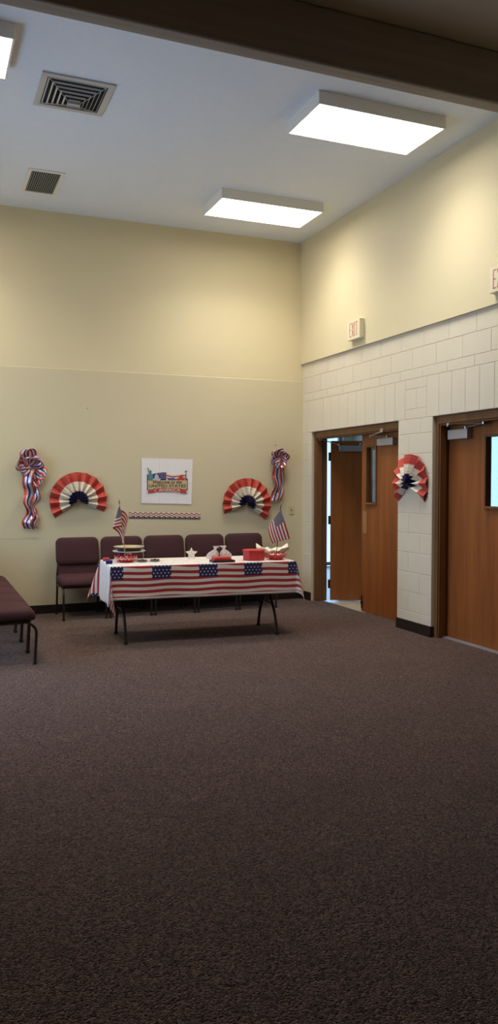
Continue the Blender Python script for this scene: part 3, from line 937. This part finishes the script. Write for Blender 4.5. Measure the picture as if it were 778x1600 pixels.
# ================================================================ TABLE
TC, TA = (2.525, 7.585, 0), math.radians(-3)
CC, CA = (2.545, 7.605, 0), math.radians(-4.5)
t = thing('folding_table', TC, 'long folding table with curved metal legs under the flag tablecloth', 'table', rz=TA)
build('tabletop', MB().box(-.885, .885, -.308, .332, .713, .743), M['tabletop'], t, bevel=.008)
for sx in (-1, 1):
    for sy in (-1, 1):
        x = sx * .765
        p = fillet([(x, sy * .055, .712), (x, sy * .065, .40), (x, sy * .225, .20), (x, sy * .275, .012)], .11, 8)
        lg = build('leg', MB().tube(p, .0145, 12), M['tableleg'], t, smooth=True, auto=50)
        build('foot_cap', MB().lathe([(0, 0), (.019, 0), (.020, .014), (.017, .03)], 12, (x, sy * .276, 0)), M['foot'], lg, smooth=True, auto=40)
    x = sx * .765
    build('cross_brace', MB().tube([(x, -.13, .30), (x, .13, .30)], .011, 10), M['tableleg'], t, smooth=True, auto=50)
    build('fold_brace', MB().tube([(x, 0, .40), (x * .35, 0, .712)], .008, 8), M['tableleg'], t, smooth=True, auto=50)

ZT = .7475
def cloth_pt(a, b):
    s = -TL / 2 - DLf + a * (TL + DLf + DR); q = -TW / 2 - DF + b * (TW + DF + DB)
    ox = max(0, abs(s) - TL / 2); oy = max(0, abs(q) - TW / 2)
    sx, sy = (1 if s > 0 else -1), (1 if q > 0 else -1)
    nz = noise.noise(Vector((s * 5, q * 5, 1.3)))
    if ox == 0 and oy == 0: return (s, q, ZT + .0006 * nz)
    r = math.hypot(ox, oy); ph = math.atan2(oy, ox)
    k1 = {(-1, -1): -.01, (-1, 1): .36, (1, -1): .24, (1, 1): .30}[(sx, sy)]
    fl_ = .05 + k1 * math.sin(2 * ph) ** 1.2 + (.05 * math.sin(6 * ph) if ox and oy else 0)
    if ox == 0: fl_ += .030 * math.sin(s * 9 + 1) + .03 * nz
    if oy == 0: fl_ += .030 * math.sin(q * 11) + .02 * nz
    h = r * fl_
    # round over the table edge
    e = .012
    drop = math.sqrt(max(0, r * r - h * h))
    if r < 2 * e: drop = r * r / (4 * e) * .98
    x = s if ox == 0 else sx * (TL / 2 + .001 + h * math.cos(ph) + .004 * min(1, r / .03))
    y = q if oy == 0 else sy * (TW / 2 + .001 + h * math.sin(ph) + .004 * min(1, r / .03))
    if sx < 0 and sy < 0 and ox and oy: x += .13 * math.sqrt(ox * oy); y += .02 * math.sqrt(ox * oy)
    return (x, y, ZT - drop)
mb = MB().grid(cloth_pt, 190, 104, 0, lambda a, b: (-TL / 2 - DLf + a * (TL + DLf + DR), -TW / 2 - DF + b * (TW + DF + DB)))
cl = build('tablecloth', mb, M['cloth'], None, smooth=True, solid=.0012)
cl.location = CC; cl.rotation_euler = (0, 0, CA)
tag(cl, 'white plastic tablecloth with printed flag border hanging over the folding table', 'tablecloth')

TT = ZT + .0015
# scalloped bowls
def scallop_bowl(loc, R, h, lobes, amp, label, trim):
    t = thing('scalloped_bowl', loc, label, 'bowl', 'red scalloped bowls holding small flags')
    def wob(r, z, a, j):
        f = (r / R) ** 2
        return r * (1 + amp * f * math.cos(lobes * a)), z + (.10 * h * math.cos(lobes * a) if r > .85 * R else 0)
    prof = [(0, 0), (.55 * R, 0), (.62 * R, .006), (.80 * R, .45 * h), (R, h), (R * .985, h + .001), (.77 * R, .47 * h), (.58 * R, .012), (0, .010)]
    build('bowl', MB().lathe(prof, 72, wob=wob), M['redplastic'], t, smooth=True, auto=50)
    if trim:
        mb = MB()
        for zz, rr in ((.66, .93),):
            pts = []
            for k in range(145):
                a = 2 * PI * k / 144
                r_, _ = wob(rr * R, 0, a, 0)
                pts.append(((r_ + .003) * math.cos(a), (r_ + .003) * math.sin(a), h * (zz + .12 * (1 if (k % 8) < 4 else -1) * (1 - abs((k % 4) - 2) / 2.2))))
            mb.tube(pts, .0030, 6, cap=False)
        build('rickrack_trim', mb, M['rick'], t, smooth=True)
    return t
BL_ = (1.832, 7.70, TT)
scallop_bowl(BL_, .112, .058, 12, .06, 'red scalloped bowl with white rickrack at the left of the table', True)
BR_ = (3.322, 7.40, TT)
scallop_bowl(BR_, .105, .055, 9, .09, 'red ruffled bowl of white sweets at the right end of the table', False)
c0 = None
for k in range(14):
    a = k * 2.4; r = .068 * math.sqrt((k + .5) / 14)
    mb = MB().lathe([(0, -.012), (.010, -.008), (.014, 0), (.010, .008), (0, .012)], 10)
    if c0 is None:
        c0 = build('sweet', mb, M['candy'], smooth=True)
        tag(c0, 'small white wrapped sweet in the right red bowl', 'sweet', 'white sweets in the right red bowl'); o = c0
    else: o = c0.copy(); COL.objects.link(o)
    o.location = (BR_[0] + r * math.cos(a), BR_[1] + r * math.sin(a), TT + .030 + .018 * random.random() + .014 * (1 - r / .07))
    o.rotation_euler = (random.random() * 3, random.random() * 3, 0)
for k in range(7):
    a = k * 2.4 + .4; r = .060 * math.sqrt((k + .5) / 7)
    o = c0.copy(); COL.objects.link(o)
    o['label'] = 'small white wrapped sweet in the left red bowl'; o['group'] = 'white sweets in the left red bowl'
    o.location = (BL_[0] + r * math.cos(a), BL_[1] + r * math.sin(a), TT + .026 + .012 * random.random() + .010 * (1 - r / .07))
    o.rotation_euler = (random.random() * 3, random.random() * 3, 0)

# flags; local axes: x right, z up as seen by the viewer (rotated to face the camera)
def table_flag(loc, rz, top, cloth, label, mat, nu=36, nv=26):
    t = thing('table_flag', loc, label, 'flag', 'small stick flags on the table', rz)
    tp = Vector(top)
    build('stick', MB().tube([(0, 0, .0), tuple(tp)], .0042, 8), M[mat], t, smooth=True, auto=40)
    d = tp.normalized()
    build('finial', MB().tube([tuple(tp), tuple(tp + d * .008), tuple(tp + d * .022), tuple(tp + d * .045)], [.004, .0085, .006, .001], 8), M['gold'], t, smooth=True)
    build('flag_cloth', MB().grid(cloth, nu, nv), M['flag'], t, smooth=True, solid=.0008)
    return t
rzL = -math.atan2(1.83, 7.70)
topL = Vector((-.058, -.02, .565))
def flagL(u, v):
    a = topL * .965; b_ = topL * .60
    pole = a.lerp(b_, v); f = .20
    F = Vector((-.072, 0, .515)).lerp(Vector((-.128, 0, .325)), v)
    G = Vector((.022, 0, .385)).lerp(Vector((-.032, 0, .150)), v)
    if u < f:
        g = u / f; p = pole.lerp(F, g); p.y = pole.y * (1 - g) - .008 - .022 * math.sin(PI * g * .5)
    else:
        g = (u - f) / (1 - f); p = F.lerp(G, g)
        p.x += .030 * math.sin(PI * g) * (1 - .3 * v); p.z += .018 * math.sin(PI * g)
        p.y = -.030 + .050 * min(1, g * 2.2) + .006 * math.sin(9 * g)
    return tuple(p)
table_flag((BL_[0], BL_[1], TT + .012), rzL, topL, flagL, 'small striped flag drooping from a stick in the left red bowl', 'stick')
rzR = -math.atan2(3.32, 7.40)
topR = Vector((.046, 0, .525))
def flagR(u, v):
    T, Lc, Rr, Bl = Vector((.050, 0, .500)), Vector((-.080, 0, .305)), Vector((.142, 0, .200)), Vector((-.038, 0, .150))
    p = T.lerp(Lc, v).lerp(Rr.lerp(Bl, v), u)
    p.x += -.012 * math.sin(PI * u) * v - .008 * math.sin(PI * v); p.z += .010 * math.sin(PI * u) * v
    p.y = -.014 - .012 * math.sin(5 * v + 2 * u) - .008 * math.sin(PI * u)
    return tuple(p)
table_flag((BR_[0], BR_[1], TT + .012), rzR, topR, flagR, 'small striped flag hanging fully open from a stick in the right red bowl', 'stickdark')

# cake stand and pie
CS = (1.905, 7.865, TT)
t = thing('cake_stand', CS, 'white pedestal cake stand holding a pie behind the left flag', 'cake stand')
build('pedestal', MB().lathe([(0, 0), (.054, 0), (.052, .006), (.032, .016), (.022, .04), (.026, .07), (.05, .082), (0, .084)], 36), M['ceramic'], t, smooth=True, auto=40)
build('plate', MB().lathe([(0, .084), (.10, .084), (.158, .090), (.166, .096), (.164, .099), (.10, .092), (0, .092)], 48), M['ceramic'], t, smooth=True, auto=40)
t = thing('pie', (CS[0], CS[1], TT + .0925), 'cream topped pie in a foil tin on the cake stand', 'pie')
def crimp(r, z, a, j): return r * (1 + .018 * math.cos(36 * a) * (1 if r > .12 else 0)), z + .002 * math.cos(36 * a) * (1 if r > .12 else 0)
build('pie_tin', MB().lathe([(0, 0), (.108, 0), (.112, .003), (.140, .040), (.135, .041), (.108, .006), (0, .005)], 72, wob=crimp), M['tin'], t, smooth=True, auto=50)
build('tin_rim', MB().lathe([(.128, .041), (.150, .043), (.151, .047), (.140, .052), (.128, .048)], 72, wob=crimp), M['foil'], t, smooth=True, auto=50)
build('filling', MB().lathe([(.128, .036), (.126, .043), (.11, .047), (.07, .049), (0, .050)], 48, wob=lambda r, z, a, j: (r, z + .003 * math.sin(5 * a + j * 2))), M['pie'], t, smooth=True)
tag(build('blue_cup', MB().lathe([(0, 0), (.023, 0), (.029, .078), (.026, .078), (.021, .006), (0, .006)], 28, (1.822, 7.865, TT)), M['bluecup'], smooth=True, auto=40),
    'plain blue cup behind the left red bowl, beside the cake stand', 'cup')

# paper rolls at the left end
def roll(name, loc, rz, r, w, mats, label):
    t = thing(name, (loc[0], loc[1], TT + r), label, 'paper roll', rz=rz)
    xf = Matrix.Rotation(PI / 2, 4, 'Y')
    build('wound_paper', MB().lathe([(r * .35, -w / 2), (r, -w / 2), (r, w / 2), (r * .35, w / 2), (r * .35, -w / 2)], 28, xf=xf), mats, t, smooth=True, auto=40)
    mb = MB().grid(lambda a, b: ((b - .5) * w * .9, -r * .6 - a * .05, -r + .002 + .004 * math.sin(a * 5)), 12, 2)
    build('loose_end', mb, mats, t, solid=.001)
roll('paper_roll', (1.645, 7.60), -.15, .019, .064, M['navyroll'], 'small navy paper roll at the front left corner of the tablecloth')
roll('paper_roll', (1.672, 7.86), .1, .018, .062, M['red'], 'small red paper roll behind the navy one on the left table end')

# foil dishes of brown treats
c0 = None
for q, (cx, cy, lab) in enumerate(((1.992, 7.66, 'small foil dish of brown treats right beside the left red bowl'), (2.118, 7.665, 'small foil dish of brown treats farther from the left red bowl'))):
    def cr(r, z, a, j): return r * (1 + .05 * math.cos(14 * a)) if r > .03 else r, z
    tag(build('treat_dish', MB().lathe([(0, 0), (.040, 0), (.056, .010), (.054, .011), (.039, .003), (0, .003)], 56, (cx, cy, TT), wob=cr), M['foil'], smooth=True, auto=50), lab, 'dish', 'foil dishes of brown treats')
    for k in range(6):
        if c0 is None:
            o = c0 = build('brown_treat', MB().pillow(.03, .026, [(.004, 0), (0, .004), (0, .012), (.005, .017)], .006, 3), M['brown'], smooth=True, auto=50)
        else: o = c0.copy(); COL.objects.link(o)
        tag(o, ['small brown treat in the dish beside the left bowl', 'small brown treat in the dish farther from the left bowl'][q], 'treat', ['brown treats in the left foil dish', 'brown treats in the right foil dish'][q])
        a = k * 1.26; r = .030 if k < 5 else 0
        o.location = (cx + r * math.cos(a), cy + r * math.sin(a), TT + .004 + (.004 if k == 5 else .002 * (k % 2))); o.rotation_euler = (.15 * random.random(), .2 * random.random(), random.random() * 3)

# white star
t = thing('star_ornament', (2.545, 7.80, TT), 'white five-pointed star ornament standing at the middle of the table', 'ornament', rz=-.30)
pts = []
for k in range(10):
    a = PI / 2 + k * PI / 5; r = .064 if k % 2 == 0 else .031
    pts.append((r * math.cos(a), r * math.sin(a) + .0655 * .809 + .0))
zmin = min(z for x, z in pts); pts = [(x, z - zmin) for x, z in pts]
build('star_body', MB().prism(pts[::-1], -.014, .014), M['white'], t, bevel=.003)
mb = MB()
for x, z in ((-.014, .045), (.013, .044), (0, .068), (-.022, .022), (.020, .020), (-.006, .030), (.008, .085)):
    mb.lathe([(0, 0), (.0032, 0), (.0032, .002), (0, .002)], 8, xf=Matrix.Translation((x, -.0135, z)) @ Matrix.Rotation(PI / 2, 4, 'X'))
build('dark_specks', mb, M['ink_dark'], t)

# clear bags
def bag(loc, rz, lean, sc_, label, ball):
    t = thing('clear_bag', loc, label, 'bag', 'clear cellophane treat bags', rz)
    prof = [(0, .001), (.045, .001), (.058, .018), (.060, .04), (.046, .065), (.018, .088), (.009, .096), (.022, .112), (.034, .128)]
    xf = Matrix.Shear('XY', 4, (lean, .0)) @ Matrix.Scale(sc_, 4)
    def wb(r, z, a, j): return r * (1 + .12 * math.sin(7 * a + j) * (.4 + j / 9)), z
    vs = MB().lathe(prof, 40, wob=wb); vs.f.pop()       # open top
    vs.mi.pop(); vs.uv.pop(); vs.v = [tuple(xf @ Vector(p)) for p in vs.v]
    build('film', vs, M['film'], t, smooth=True)
    p = xf @ Vector((0, 0, .094))
    build('tie', MB().lathe([(.008, -.005), (.013, 0), (.008, .005)], 12, tuple(p)), M['candy'], t, smooth=True)
    return t
bag((2.735, 7.735, TT), -.3, .45, 1.0, 'clear gathered treat bag left of the other, leaning beside the star', False)
bag((2.905, 7.725, TT), -.3, -.30, 1.0, 'clear gathered treat bag with red candy, behind the red lid', True)
for k, (dx, dy, dz) in enumerate(((-.02, 0, .020), (.02, .01, .020), (0, -.02, .019), (.0, .005, .046))):
    o = build('red_candy', MB().lathe([(0, -.018), (.012, -.013), (.018, 0), (.012, .013), (0, .018)], 14), M['candyred'], smooth=True)
    o.location = (2.88 + dx, 7.725 + dy, TT + dz); tag(o, 'round red candy inside the right clear treat bag', 'candy', 'red candies in the clear bag')

# dark tray with a red lid
rzt = TA
tray = thing('dark_tray', (2.715, 7.345, TT), 'flat dark tray under a red lid at the front of the table', 'tray', rz=rzt)
mb = MB().box(-.113, .113, -.068, .068, 0, .010)
for x0, x1, y0, y1 in ((-.113, .113, -.068, -.060), (-.113, .113, .060, .068), (-.113, -.105, -.06, .06), (.105, .113, -.06, .06)): mb.box(x0, x1, y0, y1, .010, .022)
build('tray_body', mb, M['blackplastic'], tray, bevel=.002)
lid = thing('red_food_box', (2.705, 7.345, TT + .0105), 'flat red food box resting on the dark tray', 'lid', rz=rzt)
build('lid_body', MB().pillow(.178, .115, [(.004, 0), (0, .004), (0, .036), (.004, .042), (.012, .044)], .02, 5), M['redplastic'], lid, smooth=True, auto=40)
build('lid_rim', MB().pillow(.184, .118, [(.002, .020), (0, .022), (0, .027), (.002, .029)], .021, 5), M['redplastic'], lid, smooth=True, auto=40)

# red octagonal box
def octo(w, d, c): return [(w / 2, -d / 2 + c), (w / 2, d / 2 - c), (w / 2 - c, d / 2), (-w / 2 + c, d / 2), (-w / 2, d / 2 - c), (-w / 2, -d / 2 + c), (-w / 2 + c, -d / 2), (w / 2 - c, -d / 2)]
def oprism(poly, z0, z1, taper=1):
    n = len(poly); m_ = MB()
    m_.add([(x * taper, y * taper, z0) for x, y in poly] + [(x, y, z1) for x, y in poly],
           [tuple(range(n))[::-1], tuple(range(n, 2 * n))] + [(i, (i + 1) % n, (i + 1) % n + n, i + n) for i in range(n)])
    return m_
t = thing('red_box', (3.085, 7.425, TT), 'red eight-sided box with a lid on the right half of the table', 'box', rz=-.33)
build('box_body', oprism(octo(.218, .20, .058), 0, .090, .97), M['redbox'], t, bevel=.003)
build('box_lid', oprism(octo(.222, .204, .058), .0905, .106), M['redplastic'], t, bevel=.004)

# white tissue lined basket behind the red box
t = thing('tissue_basket', (3.40, 7.66, TT), 'shallow basket lined with pointed white tissue behind the right bowl', 'basket', rz=-.35)
build('basket_bowl', MB().lathe([(0, 0), (.085, 0), (.125, .05), (.122, .05), (.082, .004), (0, .004)], 36), M['redplastic'], t, smooth=True, auto=40)
def tissue(a, b):
    x, y = (a - .5) * .40, (b - .5) * .36
    r = math.hypot(x, y); z = .008 + min(.055, 2.6 * r * r) + .55 * max(0, r - .15)
    k = 1 - .15 * min(1, r / .2)
    return (x * k, y * k, z + .010 * math.sin(22 * math.atan2(y, x) * .5) * min(1, r / .1) * .8 + .006 * noise.noise(Vector((x * 30, y * 30, 0))))
build('tissue_lining', MB().grid(tissue, 40, 36), M['white'], t, smooth=False, solid=.0008)

# ================================================================ LIGHT AND CAMERA
w = bpy.data.worlds.new('World'); S.world = w; w.use_nodes = True
nt = w.node_tree; bg = nt.nodes['Background']
sky = nt.nodes.new('ShaderNodeTexSky'); sky.sky_type = 'HOSEK_WILKIE'; sky.turbidity = 4; sky.sun_direction = (-.3, -.6, .74)
mixn = mixc(nt, .75, sky.outputs[0], (.34, .58, 1.0, 1))
nt.links.new(mixn, bg.inputs[0]); bg.inputs[1].default_value = 12.0

def portal(loc, rot, sx, sy):
    l = bpy.data.lights.new('portal', 'AREA'); l.shape = 'RECTANGLE'; l.size = sx; l.size_y = sy; l.cycles.is_portal = True
    o = bpy.data.objects.new('window_portal', l); COL.objects.link(o); o.location = loc; o.rotation_euler = rot
portal((LEFT - .1, sum(WY) / 2, sum(WZ) / 2), (0, -PI / 2, 0), WZ[1] - WZ[0], WY[1] - WY[0])
portal((VX + .1, 8.9, 1.22), (0, PI / 2, 0), 2.4, 3.0)
portal((6.4, VY1 + .1, 1.25), (-PI / 2, 0, 0), 1.6, 2.5)

f_px, yaw, pitch, rollc = 1242.0, .3878, -.0366, .0009
F = Vector((math.sin(yaw) * math.cos(pitch), math.cos(yaw) * math.cos(pitch), math.sin(pitch)))
R0 = Vector((math.cos(yaw), -math.sin(yaw), 0)); U0 = R0.cross(F)
Rr = R0 * math.cos(rollc) + U0 * math.sin(rollc); Uu = -R0 * math.sin(rollc) + U0 * math.cos(rollc)
cam = bpy.data.cameras.new('camera'); co = bpy.data.objects.new('camera', cam); COL.objects.link(co)
mw = Matrix((Rr, Uu, -F)).transposed().to_4x4(); mw.translation = (0, 0, EYE); co.matrix_world = mw
cam.sensor_fit = 'VERTICAL'; cam.sensor_height = 36; cam.sensor_width = 36 * 778 / 1600
cam.lens = f_px / 1600 * 36; cam.clip_start = .05; cam.clip_end = 200
S.camera = co

S.cycles.max_bounces = 10; S.cycles.diffuse_bounces = 6; S.cycles.transparent_max_bounces = 24
S.cycles.use_denoising = True; S.cycles.sample_clamp_indirect = 8
S.cycles.caustics_reflective = False; S.cycles.caustics_refractive = False
S.view_settings.view_transform = 'Standard'; S.view_settings.look = 'None'
S.view_settings.exposure = -0.03; S.view_settings.gamma = 1.0; S.view_settings.use_curve_mapping = False
